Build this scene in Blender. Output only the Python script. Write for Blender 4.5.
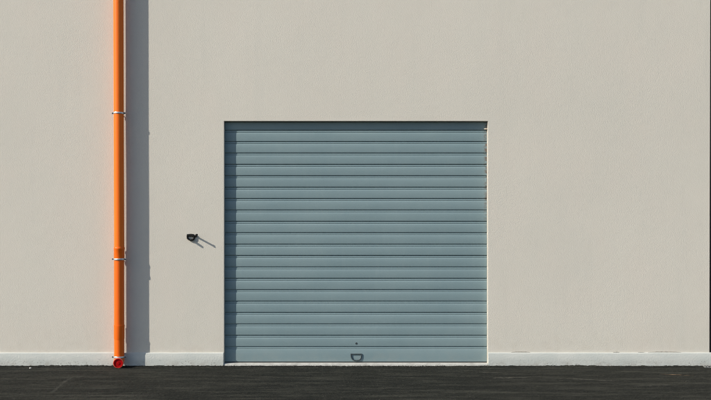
import bpy, bmesh, math, random
import numpy as np
from mathutils import Vector, Matrix

random.seed(7)
scene = bpy.context.scene
col = scene.collection
for o in list(bpy.data.objects):
    bpy.data.objects.remove(o)

# ------------------------------------------------------------------ camera
PX = 0.01136            # metres per photo pixel on the wall face (y = 0)
CAM_D, CAM_H = 10.0, 1.6
cam_data = bpy.data.cameras.new("camera")
cam = bpy.data.objects.new("camera", cam_data)
col.objects.link(cam)
cam.location = (0.0, -CAM_D, CAM_H)
cam.rotation_euler = (math.radians(90), 0, 0)
cam_data.sensor_width = 36.0
cam_data.lens = 36.0 * CAM_D / (711 * PX)
cam_data.shift_y = 24.2 / 711.0
cam_data.clip_end = 3000
scene.camera = cam

# ------------------------------------------------------------------ sky and sun
SUN_EL = math.radians(33.4)
SUN_AZ = math.radians(65.0)           # from the wall normal towards -X
to_sun = Vector((-math.sin(SUN_AZ) * math.cos(SUN_EL),
                 -math.cos(SUN_AZ) * math.cos(SUN_EL), math.sin(SUN_EL)))
world = bpy.data.worlds.new("World")
scene.world = world
world.use_nodes = True
wn = world.node_tree
wn.nodes.clear()
sky = wn.nodes.new("ShaderNodeTexSky")
sky.sky_type = 'NISHITA'
sky.sun_disc = False
sky.sun_elevation = SUN_EL
sky.sun_rotation = math.atan2(to_sun.x, to_sun.y)
sky.air_density = 1.0
sky.dust_density = 1.0
sky.ozone_density = 1.0
bg = wn.nodes.new("ShaderNodeBackground")
bg.inputs["Strength"].default_value = 0.110
wo = wn.nodes.new("ShaderNodeOutputWorld")
wn.links.new(sky.outputs[0], bg.inputs[0])
wn.links.new(bg.outputs[0], wo.inputs[0])

sun_data = bpy.data.lights.new("sun", 'SUN')
sun_data.energy = 4.42
sun_data.angle = math.radians(0.53)
sun_data.color = (1.0, 0.93, 0.82)
sun = bpy.data.objects.new("sun", sun_data)
sun.rotation_euler = to_sun.to_track_quat('Z', 'Y').to_euler()
sun.location = to_sun * 30
col.objects.link(sun)

scene.cycles.filter_width = 1.1
scene.view_settings.view_transform = 'Standard'
scene.view_settings.look = 'None'
scene.view_settings.exposure = 0.45
scene.view_settings.gamma = 1.0
scene.view_settings.use_curve_mapping = False


# ------------------------------------------------------------------ helpers
def P(px, py, y=0.0):
    """metres for a point measured on the photo, standing at depth y"""
    s = (CAM_D + y) / CAM_D * PX
    return Vector(((px - 355.5) * s, y, CAM_H + (224.2 - py) * s))


def on_ground(px, py, z=-0.012):
    y = (CAM_H - z) / ((py - 224.2) * PX) * CAM_D - CAM_D
    return P(px, py, y)


def link(name, me, mat, parent=None, smooth=False):
    o = bpy.data.objects.new(name, me)
    col.objects.link(o)
    if mat is not None and not me.materials:
        me.materials.append(mat)
    if smooth:
        me.polygons.foreach_set("use_smooth", [True] * len(me.polygons))
    if parent is not None:
        o.parent = parent
    return o


def empty(name, loc=(0, 0, 0)):
    o = bpy.data.objects.new(name, None)
    o.empty_display_size = 0.1
    o.location = loc
    col.objects.link(o)
    return o


def tag(o, label=None, cat=None, group=None, kind=None):
    for k, v in (("label", label), ("category", cat), ("group", group), ("kind", kind)):
        if v:
            o[k] = v
    return o


def mesh(name, vs, fs):
    me = bpy.data.meshes.new(name)
    me.from_pydata([tuple(v) for v in vs], [], fs)
    me.update()
    return me


def recalc(me):
    bm = bmesh.new()
    bm.from_mesh(me)
    bmesh.ops.recalc_face_normals(bm, faces=bm.faces)
    bm.to_mesh(me)
    bm.free()
    return me


def sharp_smooth(me, ang=40):
    bm = bmesh.new()
    bm.from_mesh(me)
    for f in bm.faces:
        f.smooth = True
    for e in bm.edges:
        if len(e.link_faces) == 2 and e.calc_face_angle(0) > math.radians(ang):
            e.smooth = False
    bm.to_mesh(me)
    bm.free()
    return me


def lathe(name, prof, axis_from, axis_dir, n=40, close=True):
    """prof: (distance along axis, radius)"""
    d = Vector(axis_dir).normalized()
    up = Vector((0, 0, 1)) if abs(d.z) < 0.9 else Vector((1, 0, 0))
    a = d.cross(up).normalized()
    b = d.cross(a)
    c = Vector(axis_from)
    vs, fs = [], []
    for t, r in prof:
        for k in range(n):
            w = 2 * math.pi * k / n
            vs.append(c + d * t + (a * math.cos(w) + b * math.sin(w)) * r)
    for i in range(len(prof) - 1):
        for k in range(n):
            k2 = (k + 1) % n
            fs.append((i * n + k, i * n + k2, (i + 1) * n + k2, (i + 1) * n + k))
    if close:
        fs.append(tuple(range(n)))
        fs.append(tuple((len(prof) - 1) * n + k for k in range(n)))
    return sharp_smooth(recalc(mesh(name, vs, fs)))


def tube(name, pts, radii, n=14, closed=False):
    pts = [Vector(p) for p in pts]
    m = len(pts)
    if not isinstance(radii, (list, tuple)):
        radii = [radii] * m
    vs, fs = [], []
    prev = None
    for i, p in enumerate(pts):
        if closed:
            t = pts[(i + 1) % m] - pts[i - 1]
        else:
            t = pts[min(i + 1, m - 1)] - pts[max(i - 1, 0)]
        t.normalize()
        if prev is None:
            ref = Vector((0, 0, 1)) if abs(t.z) < 0.9 else Vector((0, 1, 0))
            a = t.cross(ref).normalized()
        else:
            a = (prev - t * prev.dot(t)).normalized()
        prev = a
        b = t.cross(a)
        for k in range(n):
            w = 2 * math.pi * k / n
            vs.append(p + (a * math.cos(w) + b * math.sin(w)) * radii[i])
    rng = range(m) if closed else range(m - 1)
    for i in rng:
        j = (i + 1) % m
        for k in range(n):
            k2 = (k + 1) % n
            fs.append((i * n + k, i * n + k2, j * n + k2, j * n + k))
    if not closed:
        fs.append(tuple(range(n)))
        fs.append(tuple((m - 1) * n + k for k in range(n)))
    return sharp_smooth(recalc(mesh(name, vs, fs)), 50)


def box(name, lo, hi, bevel=0.0, seg=2):
    bm = bmesh.new()
    bmesh.ops.create_cube(bm, size=1)
    for v in bm.verts:
        v.co = Vector([(lo[i] + hi[i]) / 2 + v.co[i] * (hi[i] - lo[i]) for i in range(3)])
    if bevel:
        bmesh.ops.bevel(bm, geom=bm.edges[:], offset=bevel, segments=seg, affect='EDGES', profile=0.5)
    me = bpy.data.meshes.new(name)
    bm.to_mesh(me)
    bm.free()
    return me


def vnoise(x, y, seed):
    """smooth value noise in -1..1 for numpy arrays"""
    xi = np.floor(x).astype(np.int64)
    yi = np.floor(y).astype(np.int64)
    fx, fy = x - xi, y - yi
    fx = fx * fx * (3 - 2 * fx)
    fy = fy * fy * (3 - 2 * fy)

    def h(a, b):
        v = (a * 374761393 + b * 668265263 + seed * 1442695041) & 0x7fffffff
        v = ((v ^ (v >> 13)) * 1274126177) & 0x7fffffff
        return ((v ^ (v >> 16)) & 0xffff) / 32767.5 - 1.0
    return (h(xi, yi) * (1 - fx) * (1 - fy) + h(xi + 1, yi) * fx * (1 - fy)
            + h(xi, yi + 1) * (1 - fx) * fy + h(xi + 1, yi + 1) * fx * fy)


def grid_mesh(name, co, nx, ny, keep=None):
    """co: (ny, nx, 3) array"""
    idx = np.arange(nx * ny).reshape(ny, nx)
    q = np.stack([idx[:-1, :-1], idx[:-1, 1:], idx[1:, 1:], idx[1:, :-1]], -1)
    q = q[keep] if keep is not None else q.reshape(-1, 4)
    me = bpy.data.meshes.new(name)
    me.vertices.add(nx * ny)
    me.vertices.foreach_set("co", co.reshape(-1).astype(np.float32))
    nf = len(q)
    me.loops.add(nf * 4)
    me.loops.foreach_set("vertex_index", q.reshape(-1).astype(np.int32))
    me.polygons.add(nf)
    me.polygons.foreach_set("loop_start", (np.arange(nf) * 4).astype(np.int32))
    me.polygons.foreach_set("use_smooth", np.ones(nf, dtype=bool))
    me.update(calc_edges=True)
    me.validate()
    return me


# ------------------------------------------------------------------ materials
class NT:
    def __init__(self, name, rough=0.6, spec=0.5, metal=0.0):
        self.m = bpy.data.materials.new(name)
        self.m.use_nodes = True
        self.t = self.m.node_tree
        self.t.nodes.clear()
        self.out = self.n("ShaderNodeOutputMaterial")
        self.b = self.n("ShaderNodeBsdfPrincipled")
        self.t.links.new(self.b.outputs[0], self.out.inputs[0])
        self.b.inputs["Roughness"].default_value = rough
        self.b.inputs["Specular IOR Level"].default_value = spec
        self.b.inputs["Metallic"].default_value = metal
        self.pos = self.n("ShaderNodeNewGeometry").outputs["Position"]

    def n(self, typ):
        return self.t.nodes.new(typ)

    def l(self, a, b):
        self.t.links.new(a, b)

    def inp(self, sock, v):
        if isinstance(v, bpy.types.NodeSocket):
            self.l(v, sock)
        else:
            sock.default_value = v

    def noise(self, scale, detail=4, rough=0.55, stretch=(1, 1, 1), vec=None, off=(0, 0, 0)):
        mp = self.n("ShaderNodeMapping")
        mp.inputs["Scale"].default_value = stretch
        mp.inputs["Location"].default_value = off
        self.l(vec or self.pos, mp.inputs["Vector"])
        t = self.n("ShaderNodeTexNoise")
        t.inputs["Scale"].default_value = scale
        t.inputs["Detail"].default_value = detail
        t.inputs["Roughness"].default_value = rough
        self.l(mp.outputs[0], t.inputs["Vector"])
        return t.outputs["Fac"]

    def voro(self, scale, feature='F1', stretch=(1, 1, 1)):
        mp = self.n("ShaderNodeMapping")
        mp.inputs["Scale"].default_value = stretch
        self.l(self.pos, mp.inputs["Vector"])
        t = self.n("ShaderNodeTexVoronoi")
        t.feature = feature
        t.inputs["Scale"].default_value = scale
        self.l(mp.outputs[0], t.inputs["Vector"])
        return t

    def math(self, op, a, b=0.0, clamp=False):
        m = self.n("ShaderNodeMath")
        m.operation = op
        m.use_clamp = clamp
        self.inp(m.inputs[0], a)
        self.inp(m.inputs[1], b)
        return m.outputs[0]

    def ramp(self, fac, lo, hi, a=0.0, b=1.0):
        m = self.n("ShaderNodeMapRange")
        m.interpolation_type = 'SMOOTHSTEP'
        self.l(fac, m.inputs["Value"])
        m.inputs["From Min"].default_value = lo
        m.inputs["From Max"].default_value = hi
        m.inputs["To Min"].default_value = a
        m.inputs["To Max"].default_value = b
        return m.outputs["Result"]

    def mix(self, fac, a, b, mode='MIX'):
        m = self.n("ShaderNodeMix")
        m.data_type = 'RGBA'
        m.blend_type = mode
        self.inp(m.inputs[0], fac)
        for s, v in ((m.inputs[6], a), (m.inputs[7], b)):
            if isinstance(v, bpy.types.NodeSocket):
                self.l(v, s)
            else:
                s.default_value = (*v, 1) if len(v) == 3 else v
        return m.outputs[2]

    def xyz(self):
        s = self.n("ShaderNodeSeparateXYZ")
        self.l(self.pos, s.inputs[0])
        return s.outputs

    def window(self, v, lo, hi, soft):
        """1 between lo and hi, soft edges"""
        a = self.ramp(v, lo - soft, lo + soft)
        b = self.ramp(v, hi - soft, hi + soft, 1, 0)
        return self.math('MULTIPLY', a, b)

    def bump(self, h, dist, strength=1.0, prev=None):
        b = self.n("ShaderNodeBump")
        b.inputs["Strength"].default_value = strength
        b.inputs["Distance"].default_value = dist
        self.l(h, b.inputs["Height"])
        if prev is not None:
            self.l(prev, b.inputs["Normal"])
        return b.outputs["Normal"]

    def color(self, c):
        self.inp(self.b.inputs["Base Color"], c if isinstance(c, bpy.types.NodeSocket) else (*c, 1))

    def normal(self, nrm):
        self.l(nrm, self.b.inputs["Normal"])


def mat_stucco():
    m = NT("stucco", rough=0.93, spec=0.15)
    big = m.noise(0.55, 5, 0.6)
    patch = m.noise(2.6, 4, 0.6, stretch=(1, 1, 0.6))
    streak = m.noise(5.0, 5, 0.6, stretch=(1.0, 1, 0.10))
    fine = m.noise(70, 4, 0.65)
    c = m.mix(m.ramp(big, 0.3, 0.7), (0.548, 0.525, 0.466), (0.576, 0.550, 0.487))
    c = m.mix(m.ramp(patch, 0.35, 0.75, 0, 0.45), c, (0.580, 0.535, 0.473))
    c = m.mix(m.ramp(streak, 0.5, 0.8, 0, 0.22), c, (0.48, 0.475, 0.43))
    c = m.mix(m.ramp(fine, 0.55, 0.8, 0, 0.16), c, (0.43, 0.425, 0.385))
    # sparse small pock marks
    v = m.voro(5.0)
    c = m.mix(m.ramp(v.outputs["Distance"], 0.012, 0.03, 0.35, 0.0), c, (0.30, 0.28, 0.24))
    # rain splash and dust just above the plinth
    z = m.xyz()[2]
    low = m.ramp(z, 0.14, 0.55, 1.0, 0.0)
    c = m.mix(m.math('MULTIPLY', low, m.ramp(m.noise(9, 5, 0.65), 0.42, 0.75, 0, 0.30)), c, (0.46, 0.42, 0.35))
    m.color(c)
    g = m.noise(95, 5, 0.62)
    n1 = m.bump(g, 0.0040, 0.8)
    g2 = m.noise(7, 3, 0.5)
    m.normal(m.bump(g2, 0.0012, 0.3, n1))
    return m.m


def mat_plinth():
    m = NT("plinth_paint", rough=0.85, spec=0.25)
    a = m.noise(3.5, 5, 0.6, stretch=(1, 1, 2.5))
    c = m.mix(m.ramp(a, 0.3, 0.72), (0.445, 0.468, 0.445), (0.50, 0.512, 0.482))
    # tar spatter thrown up from the paving
    z = m.xyz()[2]
    v = m.voro(42)
    thr = m.ramp(z, 0.0, 0.12, 0.34, 0.05)
    spot = m.ramp(m.math('SUBTRACT', v.outputs["Distance"], thr), -0.03, 0.02, 1, 0)
    sel = m.ramp(m.noise(14, 3, 0.6), 0.46, 0.58)
    c = m.mix(m.math('MULTIPLY', m.math('MULTIPLY', spot, sel), 0.5), c, (0.13, 0.125, 0.11))
    dirt = m.math('MULTIPLY', m.ramp(z, 0.0, 0.08, 0.8, 0.0), m.ramp(m.noise(11, 5, 0.65), 0.4, 0.7))
    c = m.mix(dirt, c, (0.34, 0.33, 0.30))
    m.color(c)
    m.normal(m.bump(m.noise(55, 4, 0.6), 0.004, 0.7))
    return m.m


def mat_slat():
    m = NT("shutter_paint", rough=0.48, spec=0.35)
    a = m.noise(1.3, 4, 0.55)
    st = m.noise(14, 5, 0.62, stretch=(1, 1, 0.08))
    c = m.mix(m.ramp(a, 0.3, 0.7), (0.166, 0.235, 0.254), (0.183, 0.252, 0.268))
    c = m.mix(m.ramp(st, 0.48, 0.8, 0, 0.35), c, (0.200, 0.268, 0.282))
    c = m.mix(m.ramp(m.noise(60, 4, 0.6), 0.58, 0.8, 0, 0.25), c, (0.13, 0.185, 0.20))
    x, y, z = m.xyz()
    # dust kicked up on the lowest lath
    low = m.math('MULTIPLY', m.ramp(z, 0.02, 0.24, 1, 0), m.ramp(m.noise(8, 5, 0.65), 0.38, 0.7, 0, 0.35))
    c = m.mix(low, c, (0.24, 0.275, 0.265))
    # rust creeping in from the right-hand guide, upper laths
    edge = m.ramp(x, 1.452, 1.494)
    up = m.ramp(z, 1.25, 2.2)
    r = m.math('MULTIPLY', m.math('MULTIPLY', edge, up), m.ramp(m.noise(26, 5, 0.7, stretch=(1, 1, 1.8)), 0.44, 0.60))
    c = m.mix(m.math('MULTIPLY', r, 0.85), c, (0.11, 0.06, 0.035))
    m.color(c)
    m.l(m.ramp(m.noise(20, 4, 0.6), 0.3, 0.7, 0.42, 0.58), m.b.inputs["Roughness"])
    w = m.bump(m.noise(1.6, 2, 0.5, stretch=(1, 1, 3)), 0.007, 0.5)
    m.normal(m.bump(m.noise(160, 3, 0.5), 0.0008, 0.5, w))
    return m.m


def mat_pipe(name, base, dull):
    m = NT(name, rough=0.42, spec=0.25)
    st = m.noise(9, 5, 0.6, stretch=(1, 1, 0.12))
    c = m.mix(m.ramp(st, 0.42, 0.8, 0, 0.55), base, dull)
    sc = m.noise(70, 4, 0.7, stretch=(1, 1, 0.25))
    c = m.mix(m.ramp(sc, 0.62, 0.8, 0, 0.12), c, (0.80, 0.32, 0.12))
    m.color(c)
    m.normal(m.bump(m.noise(30, 3, 0.5, stretch=(1, 1, 0.3)), 0.0015, 0.4))
    return m.m


def mat_plain(name, base, dark, rough=0.5, spec=0.4, metal=0.0, scale=60, bump=0.001):
    m = NT(name, rough, spec, metal)
    c = m.mix(m.ramp(m.noise(scale, 5, 0.65), 0.38, 0.72), base, dark)
    m.color(c)
    m.normal(m.bump(m.noise(scale * 2, 4, 0.6), bump, 0.7))
    return m.m


def mat_asphalt():
    m = NT("asphalt", rough=0.9, spec=0.12)
    x, y, z = m.xyz()
    big = m.noise(0.9, 5, 0.6, stretch=(0.35, 1.4, 1))
    mid = m.noise(5.0, 5, 0.65, stretch=(0.22, 1.6, 1))
    c = m.mix(m.ramp(big, 0.3, 0.72), (0.0085, 0.0095, 0.0080), (0.0125, 0.0134, 0.0108))
    c = m.mix(m.ramp(mid, 0.46, 0.72, 0, 0.85), c, (0.034, 0.0345, 0.028))
    fs = m.noise(16, 5, 0.7, stretch=(0.16, 1.3, 1))
    c = m.mix(m.ramp(fs, 0.50, 0.72, 0, 0.7), c, (0.046, 0.0455, 0.037))
    v = m.voro(95)
    sepc = m.n("ShaderNodeSeparateColor")
    m.l(v.outputs["Color"], sepc.inputs[0])
    stone = m.ramp(sepc.outputs[0], 0.72, 1.0, 0, 0.65)
    core = m.ramp(v.outputs["Distance"], 0.25, 0.55, 1, 0)
    c = m.mix(m.math('MULTIPLY', stone, core), c, (0.075, 0.073, 0.062))
    # pale drag marks and dried mud where machines scraped the mat
    wob = m.noise(3.0, 3, 0.6)
    for (px0, py0, px1, py1, wid, amt, colr) in (
            (494, 377.4, 528, 376.8, 0.016, 0.85, (0.15, 0.142, 0.12)),
            (545, 377.2, 585, 378.6, 0.012, 0.5, (0.10, 0.096, 0.082)),
            (572, 378.2, 628, 380.6, 0.016, 0.6, (0.11, 0.105, 0.09)),
            (480, 372.0, 505, 372.6, 0.016, 0.5, (0.08, 0.077, 0.066)),
            (664, 374.2, 690, 375.0, 0.016, 0.9, (0.24, 0.155, 0.095)),
            (636, 385.0, 668, 384.0, 0.03, 0.4, (0.085, 0.082, 0.070)),
            (52, 391.5, 69, 377.8, 0.018, 0.38, (0.095, 0.093, 0.082)),
            (300, 386.0, 380, 388.0, 0.05, 0.25, (0.06, 0.058, 0.05)),
            (60, 395.0, 160, 394.0, 0.05, 0.25, (0.06, 0.058, 0.05))):
        p0, p1 = on_ground(px0, py0), on_ground(px1, py1)
        u, w = (x, y)
        a0, b0, a1, b1 = p0.x, p0.y, p1.x, p1.y
        if abs(b1 - b0) > abs(a1 - a0):
            u, w, a0, b0, a1, b1 = y, x, p0.y, p0.x, p1.y, p1.x
        sl = (b1 - b0) / (a1 - a0)
        line = m.math('SUBTRACT', w, m.math('ADD', m.math('MULTIPLY', m.math('SUBTRACT', u, a0), sl), b0))
        line = m.math('ADD', line, m.math('MULTIPLY', m.math('SUBTRACT', wob, 0.5), 0.10))
        k = m.math('MULTIPLY', m.ramp(m.math('ABSOLUTE', line), 0.2 * wid, wid * 1.5, 1, 0), m.window(u, min(a0, a1), max(a0, a1), 0.06))
        k = m.math('MULTIPLY', k, m.ramp(m.noise(34, 4, 0.7, stretch=(0.5, 1, 1)), 0.36, 0.62, 0, amt))
        c = m.mix(k, c, colr)
    m.color(c)
    n1 = m.bump(m.voro(95).outputs["Distance"], 0.006, 0.55)
    m.normal(m.bump(m.noise(38, 5, 0.65), 0.010, 0.7, n1))
    return m.m


M = dict(
    stucco=mat_stucco(), plinth=mat_plinth(), slat=mat_slat(), asphalt=mat_asphalt(),
    pipe=mat_pipe("orange_pvc", (0.82, 0.155, 0.008), (0.78, 0.135, 0.007)),
    pipe2=mat_pipe("orange_pvc_deep", (0.79, 0.130, 0.007), (0.73, 0.11, 0.006)),
    red=mat_plain("red_plastic", (0.38, 0.002, 0.004), (0.31, 0.002, 0.003), 0.5, 0.12),
    coral=mat_plain("coral_lip", (0.55, 0.12, 0.07), (0.48, 0.09, 0.05), 0.5, 0.25),
    zinc=mat_plain("zinc_steel", (0.62, 0.64, 0.66), (0.45, 0.47, 0.49), 0.38, 0.5, 0.75),
    bolt=mat_plain("bolt_steel", (0.10, 0.115, 0.125), (0.06, 0.065, 0.07), 0.45, 0.5, 0.6),
    iron=mat_plain("black_iron", (0.006, 0.0075, 0.0075), (0.010, 0.010, 0.009), 0.6, 0.2),
    handle=mat_plain("handle_steel", (0.055, 0.075, 0.082), (0.035, 0.045, 0.05), 0.45, 0.5, 0.3),
    rubber=mat_plain("rubber", (0.018, 0.018, 0.018), (0.03, 0.03, 0.028), 0.75, 0.3),
    sill=mat_plain("sill_concrete", (0.40, 0.40, 0.375), (0.28, 0.28, 0.26), 0.85, 0.2, scale=14, bump=0.003),
    mortar=mat_plain("mortar", (0.64, 0.56, 0.47), (0.50, 0.38, 0.29), 0.9, 0.2),
    stone=mat_plain("pale_stone", (0.62, 0.61, 0.57), (0.45, 0.44, 0.41), 0.85, 0.2),
    chip=mat_plain("bare_render", (0.33, 0.315, 0.275), (0.22, 0.205, 0.18), 0.95, 0.1, bump=0.003),
    roof=mat_plain("roof_felt", (0.22, 0.22, 0.21), (0.16, 0.16, 0.15), 0.9, 0.2, scale=6),
)

# ------------------------------------------------------------------ ground
def ragged(x):
    """height of the crumbly tar lip along the plinth"""
    n = 0.6 * vnoise(x * 1.6, x * 0 + 3.3, 5) + 0.35 * vnoise(x * 13, x * 0 + 1.7, 9) + 0.5 * vnoise(x * 44, x * 0 + 7.7, 13) + 0.5 * vnoise(x * 90, x * 0 + 5.1, 14)
    return 0.005 + 0.0085 * np.clip(n + 0.25, 0, 2)


def build_ground():
    xs = np.concatenate([-np.array([600, 300, 120, 60, 30, 18, 12, 9, 7, 6, 5.4, 5.0]),
                         np.arange(-4.7, 4.7001, 0.0085),
                         np.array([5.0, 5.4, 6, 7, 9, 12, 18, 30, 60, 120, 300, 600])])
    near = [0.3, 0.1, 0.02, -0.012]
    y = -0.02
    step = 0.0045
    while y > -2.35:
        near.append(y)
        y -= step
        step = min(step * 1.012, 0.016)
    ys = np.concatenate([np.array([60, 30, 10, 3, 1.0]), np.array(near),
                         -np.array([2.5, 2.8, 3.4, 4.5, 6, 9, 14, 25, 50, 120, 300, 600])])
    X, Y = np.meshgrid(xs, ys)
    vis = (np.abs(X) < 4.75) & (Y > -2.4) & (Y < 0.05)
    agg = vnoise(X * 70, Y * 70, 21) * 0.0016 + vnoise(X * 33, Y * 33, 22) * 0.0020 + vnoise(X * 9, Y * 14, 23) * 0.0018
    roll = vnoise(X * 1.3, Y * 3.2, 24) * 0.0035
    dist = np.clip(-(Y + 0.02), 0, None)
    lip = ragged(X) * np.exp(-(dist / 0.035) ** 2 * (1 + 0.5 * vnoise(X * 22, Y * 22, 31)))
    door = (X > -1.47) & (X < 1.46)
    lip = np.where(door, lip * 0.12 + 0.003 * np.exp(-(dist / 0.05) ** 2), lip)
    lip = np.where(X > 3.93, lip * 0.1 - 0.012 * np.exp(-(dist / 0.08) ** 2), lip)
    Z = -0.010 + np.where(vis, agg + roll + lip, 0) - 0.008 * np.clip(dist, 0, 3)
    Z = np.where(Y > 0.05, -0.02, Z)
    co = np.stack([X, Y, Z], -1)[::-1]      # flip so normals point up
    me = grid_mesh("ground", co, len(xs), len(ys))
    me.materials.append(M["asphalt"])
    o = bpy.data.objects.new("asphalt_yard", me)
    col.objects.link(o)
    o["kind"] = "structure"
    return o


ground = build_ground()

# ------------------------------------------------------------------ building
DX0, DX1 = (223.9 - 355.5) * PX, (487.9 - 355.5) * PX      # door opening
DZ1 = P(0, 121.0).z
PL_TOP = P(0, 352.6).z
JX = P(709.3, 0).x                                          # movement joint edge
DEPTH = 0.0611                                               # shutter face behind the wall face

building = empty("warehouse_building", (0, 0, 0))
tag(building, "beige stucco warehouse front with a blue-grey shutter door and pale plinth", "building")


def build_wall():
    zs = np.concatenate([[-0.05, 0.05, 0.12], np.arange(0.15, DZ1 - 0.004, 0.014), [DZ1],
                         np.arange(DZ1 + 0.012, 4.35, 0.014), [4.6, 5.2, 6.0, 6.5]])
    xl = np.concatenate([[-12, -9, -6.5, -5.2], np.arange(-4.6, DX0 - 0.006, 0.014), [DX0],
                         np.arange(DX0 + 0.05, DX1 - 0.03, 0.03), [DX1],
                         np.arange(DX1 + 0.012, JX - 0.006, 0.014), [JX]])
    X, Z = np.meshgrid(xl, zs)
    # the joint edge leans a hair off plumb
    X = X + np.where(np.abs(X - JX) < 1e-6, (Z - 0.15) * 0.0026, 0)
    amp = np.ones_like(X)
    inx = np.clip(np.maximum(DX0 - X, X - DX1), 0, None)
    inz = np.clip(Z - DZ1, 0, None)
    d = np.sqrt(inx ** 2 + inz ** 2)
    amp *= np.clip(d / 0.05, 0, 1)
    amp *= np.clip((JX - X) / 0.05, 0, 1)
    Y = (vnoise(X * 1.1, Z * 1.1, 41) * 0.0008 + vnoise(X * 4.2, Z * 4.2, 42) * 0.00018
         + vnoise(X * 19, Z * 19, 43) * 0.00012 + vnoise(X * 40, Z * 40, 44) * 0.00016) * amp
    co = np.stack([X, Y, Z], -1)
    xc = (xl[:-1] + xl[1:]) / 2
    zc = (zs[:-1] + zs[1:]) / 2
    keep = ~((xc[None, :] > DX0) & (xc[None, :] < DX1) & (zc[:, None] < DZ1))
    me = grid_mesh("wall", co, len(xl), len(zs), keep)
    # jambs, head and joint reveal as faces going back from the edge
    bm = bmesh.new()
    bm.from_mesh(me)
    bmesh.ops.delete(bm, geom=[v for v in bm.verts if not v.link_faces], context='VERTS')

    def quad(a, b, c, d):
        f = bm.faces.new([bm.verts.new(p) for p in (a, b, c, d)])
        f.smooth = False
    T = 0.30
    quad((DX0, 0, -0.05), (DX0, 0, DZ1), (DX0, T, DZ1), (DX0, T, -0.05))
    quad((DX1, 0, DZ1), (DX1, 0, -0.05), (DX1, T, -0.05), (DX1, T, DZ1))
    quad((DX0, 0, DZ1), (DX1, 0, DZ1), (DX1, T, DZ1), (DX0, T, DZ1))
    quad((JX, 0, -0.05), (JX + 0.0165, 0, 6.5), (JX + 0.0165, T, 6.5), (JX, T, -0.05))
    # inner face, left end, top
    quad((-12, T, -0.05), (DX0, T, -0.05), (DX0, T, 6.5), (-12, T, 6.5))
    quad((DX1, T, -0.05), (JX, T, -0.05), (JX + 0.0165, T, 6.5), (DX1, T, 6.5))
    quad((DX0, T, DZ1), (DX1, T, DZ1), (DX1, T, 6.5), (DX0, T, 6.5))
    quad((-12, 0, -0.05), (-12, T, -0.05), (-12, T, 6.5), (-12, 0, 6.5))
    quad((-12, 0, 6.5), (-12, T, 6.5), (JX, T, 6.5), (JX, 0, 6.5))
    bm.to_mesh(me)
    bm.free()
    return link("wall", me, M["stucco"], building)


wall = build_wall()
link("wall", box("wall_next_bay", (JX + 0.075, 0.0, -0.05), (12, 0.3, 6.5)), M["stucco"], building)
link("joint_filler", box("joint_filler", (JX - 0.004, 0.060, 0.10), (JX + 0.10, 0.14, 6.45)), M["rubber"], building)
link("wall", box("wall_side_left", (-12, 0.303, -0.05), (-11.7, 18, 6.5)), M["stucco"], building)
link("wall", box("wall_side_right", (11.7, 0.303, -0.05), (12, 18, 6.5)), M["stucco"], building)
link("wall", box("wall_rear", (-11.697, 17.7, -0.05), (11.697, 17.997, 6.5)), M["stucco"], building)
link("roof", box("roof", (-12.04, -0.04, 6.503), (12.04, 18.04, 6.62), 0.01), M["roof"], building)


def plinth_piece(x0, x1):
    """extruded plinth, 20 mm proud, with a rounded and slightly wavy top arris"""
    xs = np.concatenate([[x0], np.arange(max(x0, -4.7) + 0.02, min(x1, 4.7), 0.03), [x1]])
    prof = [(0.001, -0.05), (-0.020, -0.05), (-0.020, 0.05), (-0.0200, PL_TOP - 0.007), (-0.0185, PL_TOP - 0.003),
            (-0.0150, PL_TOP - 0.0005), (-0.006, PL_TOP + 0.0012), (0.001, PL_TOP + 0.002)]
    wz = vnoise(xs * 1.7, xs * 0 + 0.4, 51) * 0.0016 + vnoise(xs * 12, xs * 0 + 2.4, 52) * 0.0009
    wy = vnoise(xs * 2.3, xs * 0 + 8.4, 53) * 0.0012
    vs, fs = [], []
    n = len(prof)
    for i, x in enumerate(xs):
        for (py, pz) in prof:
            top = pz > 0.1
            vs.append((x, py + (wy[i] if py < -0.004 else 0), pz + (wz[i] if top else 0)))
    for i in range(len(xs) - 1):
        for k in range(n - 1):
            fs.append((i * n + k, i * n + k + 1, (i + 1) * n + k + 1, (i + 1) * n + k))
    fs.append(tuple(range(n)))
    fs.append(tuple((len(xs) - 1) * n + k for k in range(n)))
    return sharp_smooth(recalc(mesh("plinth", vs, fs)), 50)


link("plinth", plinth_piece(-12, DX0 - 0.004), M["plinth"], building)
link("plinth", plinth_piece(DX1 + 0.003, 12), M["plinth"], building)


# sill under the shutter, worn front arris
def build_sill():
    xs = np.linspace(DX0 + 0.002, DX1 - 0.002, 320)
    w = vnoise(xs * 9, xs * 0 + 1.1, 61) * 0.002 + vnoise(xs * 33, xs * 0 + 1.1, 62) * 0.003
    zt = 0.019
    vs, fs = [], []
    for i, x in enumerate(xs):
        for (py, pz) in ((0.22, -0.04), (-0.012, -0.04), (-0.012 + w[i] * .6, zt - 0.010 + w[i]), (-0.004 + w[i], zt - 0.002 + w[i] * .5), (0.012, zt), (0.22, zt)):
            vs.append((x, py, pz))
    n = 6
    for i in range(len(xs) - 1):
        for k in range(n - 1):
            fs.append((i * n + k, i * n + k + 1, (i + 1) * n + k + 1, (i + 1) * n + k))
    fs.append(tuple(range(n)))
    fs.append(tuple((len(xs) - 1) * n + k for k in range(n)))
    return sharp_smooth(recalc(mesh("sill", vs, fs)), 60)


link("sill", build_sill(), M["sill"], building)


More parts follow.
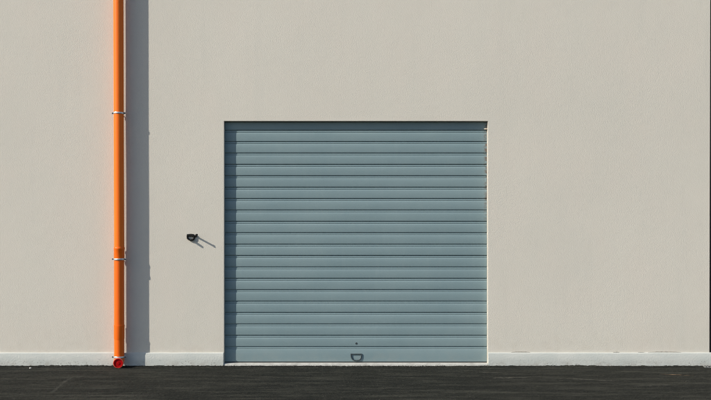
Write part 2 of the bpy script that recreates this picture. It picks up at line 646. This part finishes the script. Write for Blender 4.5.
# flakes of render that have come loose along the plinth ledge
def flake(x0, x1, zc, h, th):
    n = 26
    xs = np.linspace(x0, x1, n)
    prof = np.sin(np.linspace(0, math.pi, n)) ** 0.6
    j = vnoise(xs * 60, xs * 0 + zc * 50, 71) * 0.35
    vs, fs = [], []
    for i, x in enumerate(xs):
        hh = h * prof[i] * (1 + j[i]) + 0.0008
        for (py, pz) in ((0.002, zc - 0.002), (-th, zc - 0.001), (-th * 0.8, zc + hh * 0.8), (0.002, zc + hh)):
            vs.append((x, py, pz))
    for i in range(n - 1):
        for k in range(4):
            k2 = (k + 1) % 4
            fs.append((i * 4 + k, i * 4 + k2, (i + 1) * 4 + k2, (i + 1) * 4 + k))
    fs.append((0, 1, 2, 3))
    fs.append(tuple((n - 1) * 4 + k for k in range(4)))
    return recalc(mesh("loose_render", vs, fs))


for (a, b, h, th) in ((511, 530, 0.011, 0.006), (648, 681, 0.010, 0.005), (613, 619, 0.006, 0.005), (638, 644, 0.004, 0.004)):
    link("loose_render", flake(P(a, 0).x, P(b, 0).x, PL_TOP + 0.0035, h, th), M["chip"], building)

# ------------------------------------------------------------------ shutter door
SC = (CAM_D + DEPTH) / CAM_D * PX
PITCH = 11.394 * SC
JOINT0 = P(0, 346.4, DEPTH).z            # lowest joint; laths go up from here
SX0, SX1 = DX0 + 0.003, DX1 - 0.004

door = link("shutter_door", box("door_backing", (DX0 + 0.001, DEPTH + 0.020, 0.021), (DX1 - 0.001, DEPTH + 0.050, DZ1 - 0.001)), M["slat"], building)
door["label"] = "blue-grey horizontal lath shutter with D-shaped pull handle"


def slat_mesh(name, height, bead=True):
    """profile from the top joint downwards: (t, out) in metres, out > 0 towards the yard"""
    H = height
    if bead:
        p = [(0.0005, -0.018), (0.0005, -0.014), (0.0090, -0.0135), (0.0125, -0.0060), (0.0150, -0.0030), (0.0180, -0.0018),
             (0.0225, -0.0015), (0.0240, -0.0022), (0.0250, -0.0062), (0.0280, -0.0065), (0.0325, -0.0025), (0.0355, -0.0008),
             (0.0390, 0.0)]
    else:
        p = [(0.0005, -0.018), (0.0005, -0.0015), (0.0015, -0.0004), (0.004, 0.0)]
    p += [(H * 0.55, 0.0004), (H - 0.006, 0.0), (H - 0.0025, -0.0006), (H - 0.0007, -0.0022), (H - 0.0004, -0.018)]
    nseg = 2
    vs, fs = [], []
    xs = [SX0, (SX0 + SX1) / 2, SX1]
    for x in xs:
        for t, o in p:
            vs.append((x, -o, -t))
    n = len(p)
    for i in range(nseg):
        for k in range(n):
            k2 = (k + 1) % n
            fs.append((i * n + k, i * n + k2, (i + 1) * n + k2, (i + 1) * n + k))
    fs.append(tuple(range(n)))
    fs.append(tuple(nseg * n + k for k in range(n)))
    return sharp_smooth(recalc(mesh(name, vs, fs)), 30)


sm = slat_mesh("slat", PITCH)
sm.materials.append(M["slat"])
first = None
for k in range(1, 21):
    ztop = JOINT0 + PITCH * k
    if ztop > DZ1 + 0.0:
        top_h = DZ1 - 0.002 - (JOINT0 + PITCH * (k - 1))
        if top_h < 0.012:
            break
        me = slat_mesh("slat_top", top_h, False)
        o = link("slat", me, M["slat"], door)
        o.location = (0, DEPTH + 0.0005, DZ1 - 0.002)
        break
    o = link("slat", sm, None, door)
    o.location = (random.uniform(-0.0012, 0.0012), DEPTH + random.uniform(-0.0008, 0.0008), ztop)
    o.rotation_euler = (random.uniform(-0.004, 0.004), random.uniform(-0.0003, 0.0003), 0)
bm_h = JOINT0 - 0.029
bot = link("bottom_rail", slat_mesh("bottom_rail", bm_h), M["slat"], door)
bot.location = (0, DEPTH - 0.001, JOINT0)
seal = link("rubber_seal", box("rubber_seal", (SX0, DEPTH + 0.002, 0.0185), (SX1, DEPTH + 0.016, 0.030)), M["rubber"], door)

# D handle hanging on the bottom rail, and its lock above
hc = P(356.2, 354.2, DEPTH - 0.01)
hy = DEPTH - 0.0075
pts = []
hw, hh = 0.059, 0.072
pts.append((hc.x - hw, hy, hc.z))
for i in range(0, 13):
    a = math.pi + math.pi * i / 12
    pts.append((hc.x + hw * math.copysign(abs(math.cos(a)) ** 0.75, math.cos(a)), hy - 0.002 * math.sin(math.pi * i / 12), hc.z - 0.012 + (hh - 0.012) * math.sin(a)))
pts.append((hc.x + hw, hy, hc.z))
hm = tube("handle", pts, 0.0062, 12, closed=False)
hb = bmesh.new()
hb.from_mesh(hm)
bar = box("bar", (hc.x - hw - 0.007, DEPTH - 0.0125, hc.z - 0.004), (hc.x + hw + 0.007, DEPTH - 0.0005, hc.z + 0.006), 0.003)
hb.from_mesh(bar)
hb.to_mesh(hm)
hb.free()
link("handle", hm, M["handle"], door)
lk = P(356.4, 343.4, DEPTH)
link("lock", lathe("lock", [(0, 0.0125), (0.003, 0.0125), (0.004, 0.0115), (0.0042, 0.006), (0.0025, 0.0055), (0.0025, 0.001)], (lk.x, DEPTH + 0.001, lk.z), (0, -1, 0), 24), M["handle"], door)

# broken mortar dab where the right guide meets the head
mp = P(485.6, 128.6, 0.04)
bm = bmesh.new()
bmesh.ops.create_icosphere(bm, subdivisions=3, radius=1)
rr = random.Random(3)
for v in bm.verts:
    n = 1 + 0.22 * math.sin(7 * v.co.x + 3) * math.cos(6 * v.co.z) + rr.uniform(-.07, .07)
    taper = 0.45 + 0.55 * (v.co.x + 1) / 2
    v.co = Vector((DX1 - 0.016 + v.co.x * 0.021 * n, 0.046 + v.co.y * 0.019 * taper, mp.z - 0.004 + v.co.z * 0.0095 * n * taper))
me = bpy.data.meshes.new("mortar_dab")
bm.to_mesh(me)
bm.free()
link("mortar_dab", me, M["mortar"], door, smooth=True)

# ------------------------------------------------------------------ drainpipe
DP = 0.0877
R = 0.0555
PXC = P(119.2, 0, -DP).x
pipe = empty("drainpipe", (PXC, -DP, 0))
tag(pipe, "orange plastic drainpipe with steel clamps and red end cap at its foot", "drainpipe")


def padd(name, me, mat):
    """meshes here are made in world metres; shift them to the thing's origin"""
    me.transform(Matrix.Translation((-PXC, DP, 0)))
    return link(name, me, mat, pipe)


z_sock = P(0, 246.8, -DP).z
z_c1, z_c2, z_c3 = P(0, 113.2, -DP).z, P(0, 259.2, -DP).z, P(0, 356.9, -DP).z
z_j3 = P(0, 325, -DP).z
lean = Vector((-0.0032, 0, 1)).normalized()
padd("pipe", lathe("pipe_upper", [(-0.06, R), (6.1 - z_sock, R), (6.1 - z_sock, R - 0.004), (-0.06, R - 0.004)], (PXC, -DP, z_sock), lean, 64, close=False), M["pipe"])
padd("pipe", lathe("pipe_lower", [(0.10, R), (z_sock - 0.13, R)], (PXC, -DP, 0), (-0.001, 0, 1), 64), M["pipe2"])
sk = padd("socket", lathe("socket", [(-0.150, R + 0.0005), (-0.135, R + 0.0030), (-0.030, R + 0.0030), (-0.026, R + 0.0055), (-0.010, R + 0.0055),
                                    (-0.006, R + 0.0030), (0.0, R + 0.0028), (0.0, R - 0.001)], (PXC, -DP, z_sock), (0, 0, 1), 64, close=False), M["pipe2"])
padd("socket", lathe("socket_low", [(-0.16, R + 0.0005), (-0.15, R + 0.0028), (-0.02, R + 0.0028), (-0.004, R + 0.0048), (0.0, R + 0.0045), (0.0, R - 0.001)], (PXC, -DP, z_j3), (0, 0, 1), 64, close=False), M["pipe2"])

# swept bend at the foot turning out towards the yard
rot = math.radians(7)
out = Vector((math.sin(rot), -math.cos(rot), 0))
zc = 0.0465
BR = 0.058
path, rad = [], []
for t in (0.03, 0.0):
    path.append(Vector((PXC, -DP, zc + BR + t)))
for i in range(1, 13):
    a = math.pi / 2 * i / 12
    path.append(Vector((PXC, -DP, zc + BR)) + out * (BR * (1 - math.cos(a))) + Vector((0, 0, -BR * math.sin(a))))
path.append(path[-1] + out * 0.012)
me = tube("bend", path, [R + 0.001] * 2 + [R + 0.001] * (len(path) - 2), 48)
bend = padd("bend", me, M["pipe2"])
e = path[-1]
mouth = padd("mouth_lip", lathe("mouth_lip", [(-0.022, R - 0.001), (-0.018, R + 0.0018), (0.004, R + 0.0018), (0.008, R - 0.001), (0.008, R - 0.004), (-0.004, R - 0.004)], e, out, 56, close=False), M["coral"])
cap = padd("end_cap", lathe("end_cap", [(-0.006, R - 0.0039), (0.0075, R - 0.0039), (0.0085, R - 0.0050), (0.0085, R - 0.0105), (0.0020, R - 0.013),
                                       (0.0016, 0.019), (0.0045, 0.017), (0.0050, 0.004)], e, out, 56), M["red"])


def clamp(z, tilt, hgt):
    """two-piece zinc band, an ear with a bolt on each side, a stud back to the wall"""
    xc = PXC - 0.0032 * max(0, z - z_sock)
    r0 = R + (0.004 if z < z_sock else 0.0012)
    pr = [(-hgt / 2, r0 - 0.001), (-hgt / 2, r0 + 0.0022), (-hgt / 2 + 0.001, r0 + 0.003), (hgt / 2 - 0.001, r0 + 0.003), (hgt / 2, r0 + 0.0022), (hgt / 2, r0 - 0.001)]
    band = padd("clamp", lathe("clamp_band", pr, (xc, -DP, z), Vector((tilt, 0, 1)), 56, close=False), M["zinc"])
    bmx = bmesh.new()
    bmx.from_mesh(band.data)
    for s in (-1, 1):
        for yy in (-0.0045, 0.0015):
            b = box("ear", (xc - PXC + (r0 + 0.001 if s > 0 else -r0 - 0.020), yy, z - hgt / 2 + s * tilt * 0.06),
                    (xc - PXC + (r0 + 0.020 if s > 0 else -r0 - 0.001), yy + 0.003, z + hgt / 2 + s * tilt * 0.06), 0.001)
            bmx.from_mesh(b)
    bmx.to_mesh(band.data)
    bmx.free()
    for s in (-1, 1):
        bx = xc + s * (r0 + 0.0115)
        zz = z + s * tilt * 0.06
        b = lathe("bolt", [(-0.019, 0.0040), (-0.0185, 0.0045), (-0.009, 0.0045), (-0.0085, 0.0092), (-0.0045, 0.0092), (0.0045, 0.0092), (0.0047, 0.0045), (0.015, 0.0045)], (bx, -DP, zz), (0, 1, 0), 6)
        b.transform(Matrix.Translation((-PXC, DP, 0)))
        link("bolt", b, M["bolt"], band)
    s = lathe("stud", [(0, 0.005), (DP - r0 - 0.004, 0.005), (DP - r0 - 0.004, 0.013), (DP - r0 + 0.003, 0.013)], (xc, -DP + r0 - 0.001, z), (0, 1, 0), 14)
    s.transform(Matrix.Translation((-PXC, DP, 0)))
    link("stud", s, M["bolt"], band)


clamp(z_c1, 0.02, 0.019)
clamp(z_c2, -0.03, 0.019)
clamp(z_c3, 0.0, 0.021)

# ------------------------------------------------------------------ wall hook
hk0 = P(191, 238)
hook = empty("wall_hook", (hk0.x, 0, hk0.z))
tag(hook, "small black iron hook bracket with two pegs on the wall beside the shutter", "hook")


def hadd(name, me):
    me.transform(Matrix.Translation((-hk0.x, 0, -hk0.z)))
    return link(name, me, M["iron"], hook)


ring = [P(x, y, -0.012) for x, y in ((187.5, 234.8), (189.5, 234.7), (191.5, 234.7), (193.5, 234.9), (194.1, 236.6), (194.0, 238.4),
                                     (192.6, 239.8), (190.7, 240.3), (188.9, 239.4), (187.7, 238.4), (187.4, 236.5))]
hadd("ring", tube("ring", ring, 0.0105, 12, closed=True))
a, b = P(193.0, 237.6, -0.009), P(196.2, 235.0, -0.009)
hadd("strap", tube("strap", [a, (a + b) / 2, b], [0.010, 0.0105, 0.010], 10))
top = [P(x, y, -0.012) for x, y in ((187.2, 235.2), (190, 235.5), (193.2, 235.6))]
hadd("bar", tube("bar", top, 0.012, 12))
base = P(195.9, 236.6, 0.004)
tip = P(196.9, 234.7, -0.090)
hadd("peg", tube("peg", [base, base.lerp(tip, 0.5), base.lerp(tip, 0.92), base.lerp(tip, 0.93), tip], [0.0095, 0.0095, 0.0095, 0.0125, 0.0105], 14))
base = P(191.6, 239.8, 0.004)
tip = P(191.9, 240.1, -0.056)
hadd("peg", tube("peg_short", [base, base.lerp(tip, 0.5), base.lerp(tip, 0.9), tip], [0.0115, 0.0115, 0.0115, 0.0095], 14))

# ------------------------------------------------------------------ small things on the ground
def pebble(name, px, py, size, label, mat, seed):
    # ground distance from the photo row
    zz = -0.012
    yy = (CAM_H - zz) / ((py - 224.2) * PX) * CAM_D - CAM_D
    p = P(px, py, yy)
    r = random.Random(seed)
    bm = bmesh.new()
    bmesh.ops.create_icosphere(bm, subdivisions=2, radius=1)
    for v in bm.verts:
        k = 1 + r.uniform(-.16, .16)
        v.co = Vector((v.co.x * size * 1.15 * k, v.co.y * size * 0.95 * k, v.co.z * size * 0.7 * k))
    me = bpy.data.meshes.new(name)
    bm.to_mesh(me)
    bm.free()
    o = link(name, me, mat, None)
    o.location = (p.x, yy, zz + size * 0.55)
    o.rotation_euler = (0, 0, r.uniform(0, 6))
    tag(o, label, "pebble")


pebble("pebble", 30.3, 368.6, 0.011, "white pebble lying on asphalt left of the orange pipe", M["stone"], 1)


def grit():
    """crumbs of tar and loose grit, thickest along the plinth"""
    r = random.Random(11)
    vs, fs = [], []
    for i in range(5200):
        x = r.uniform(-4.6, 4.6)
        edge = r.random() < 0.5
        y = -0.026 - abs(r.gauss(0, 0.035)) if edge else r.uniform(-2.2, -0.04)
        s = r.choice((0.002, 0.0025, 0.003, 0.004)) * (1.4 if edge else 1.0)
        z = -0.0085 - 0.008 * abs(y) + (0.004 if edge else 0) + s * 0.3
        b = len(vs)
        a0 = r.uniform(0, 6.28)
        for k in range(4):
            a = a0 + k * 1.57 + r.uniform(-.4, .4)
            vs.append((x + math.cos(a) * s * r.uniform(.7, 1.3), y + math.sin(a) * s * r.uniform(.7, 1.3), z + r.uniform(-.2, .2) * s))
        vs.append((x, y, z + s * r.uniform(.6, 1.1)))
        vs.append((x, y, z - s))
        for k in range(4):
            k2 = (k + 1) % 4
            fs.append((b + k, b + k2, b + 4))
            fs.append((b + k2, b + k, b + 5))
    return mesh("loose_grit", vs, fs)


gm = NT("grit", 0.9, 0.2)
gv = gm.noise(45, 2, 0.5)
gm.color(gm.mix(gm.ramp(gv, 0.58, 0.72), (0.022, 0.022, 0.020), (0.11, 0.105, 0.09)))
g = link("loose_grit", grit(), gm.m, None)
tag(g, "loose dark grit scattered on the asphalt along the plinth", "grit", kind="stuff")
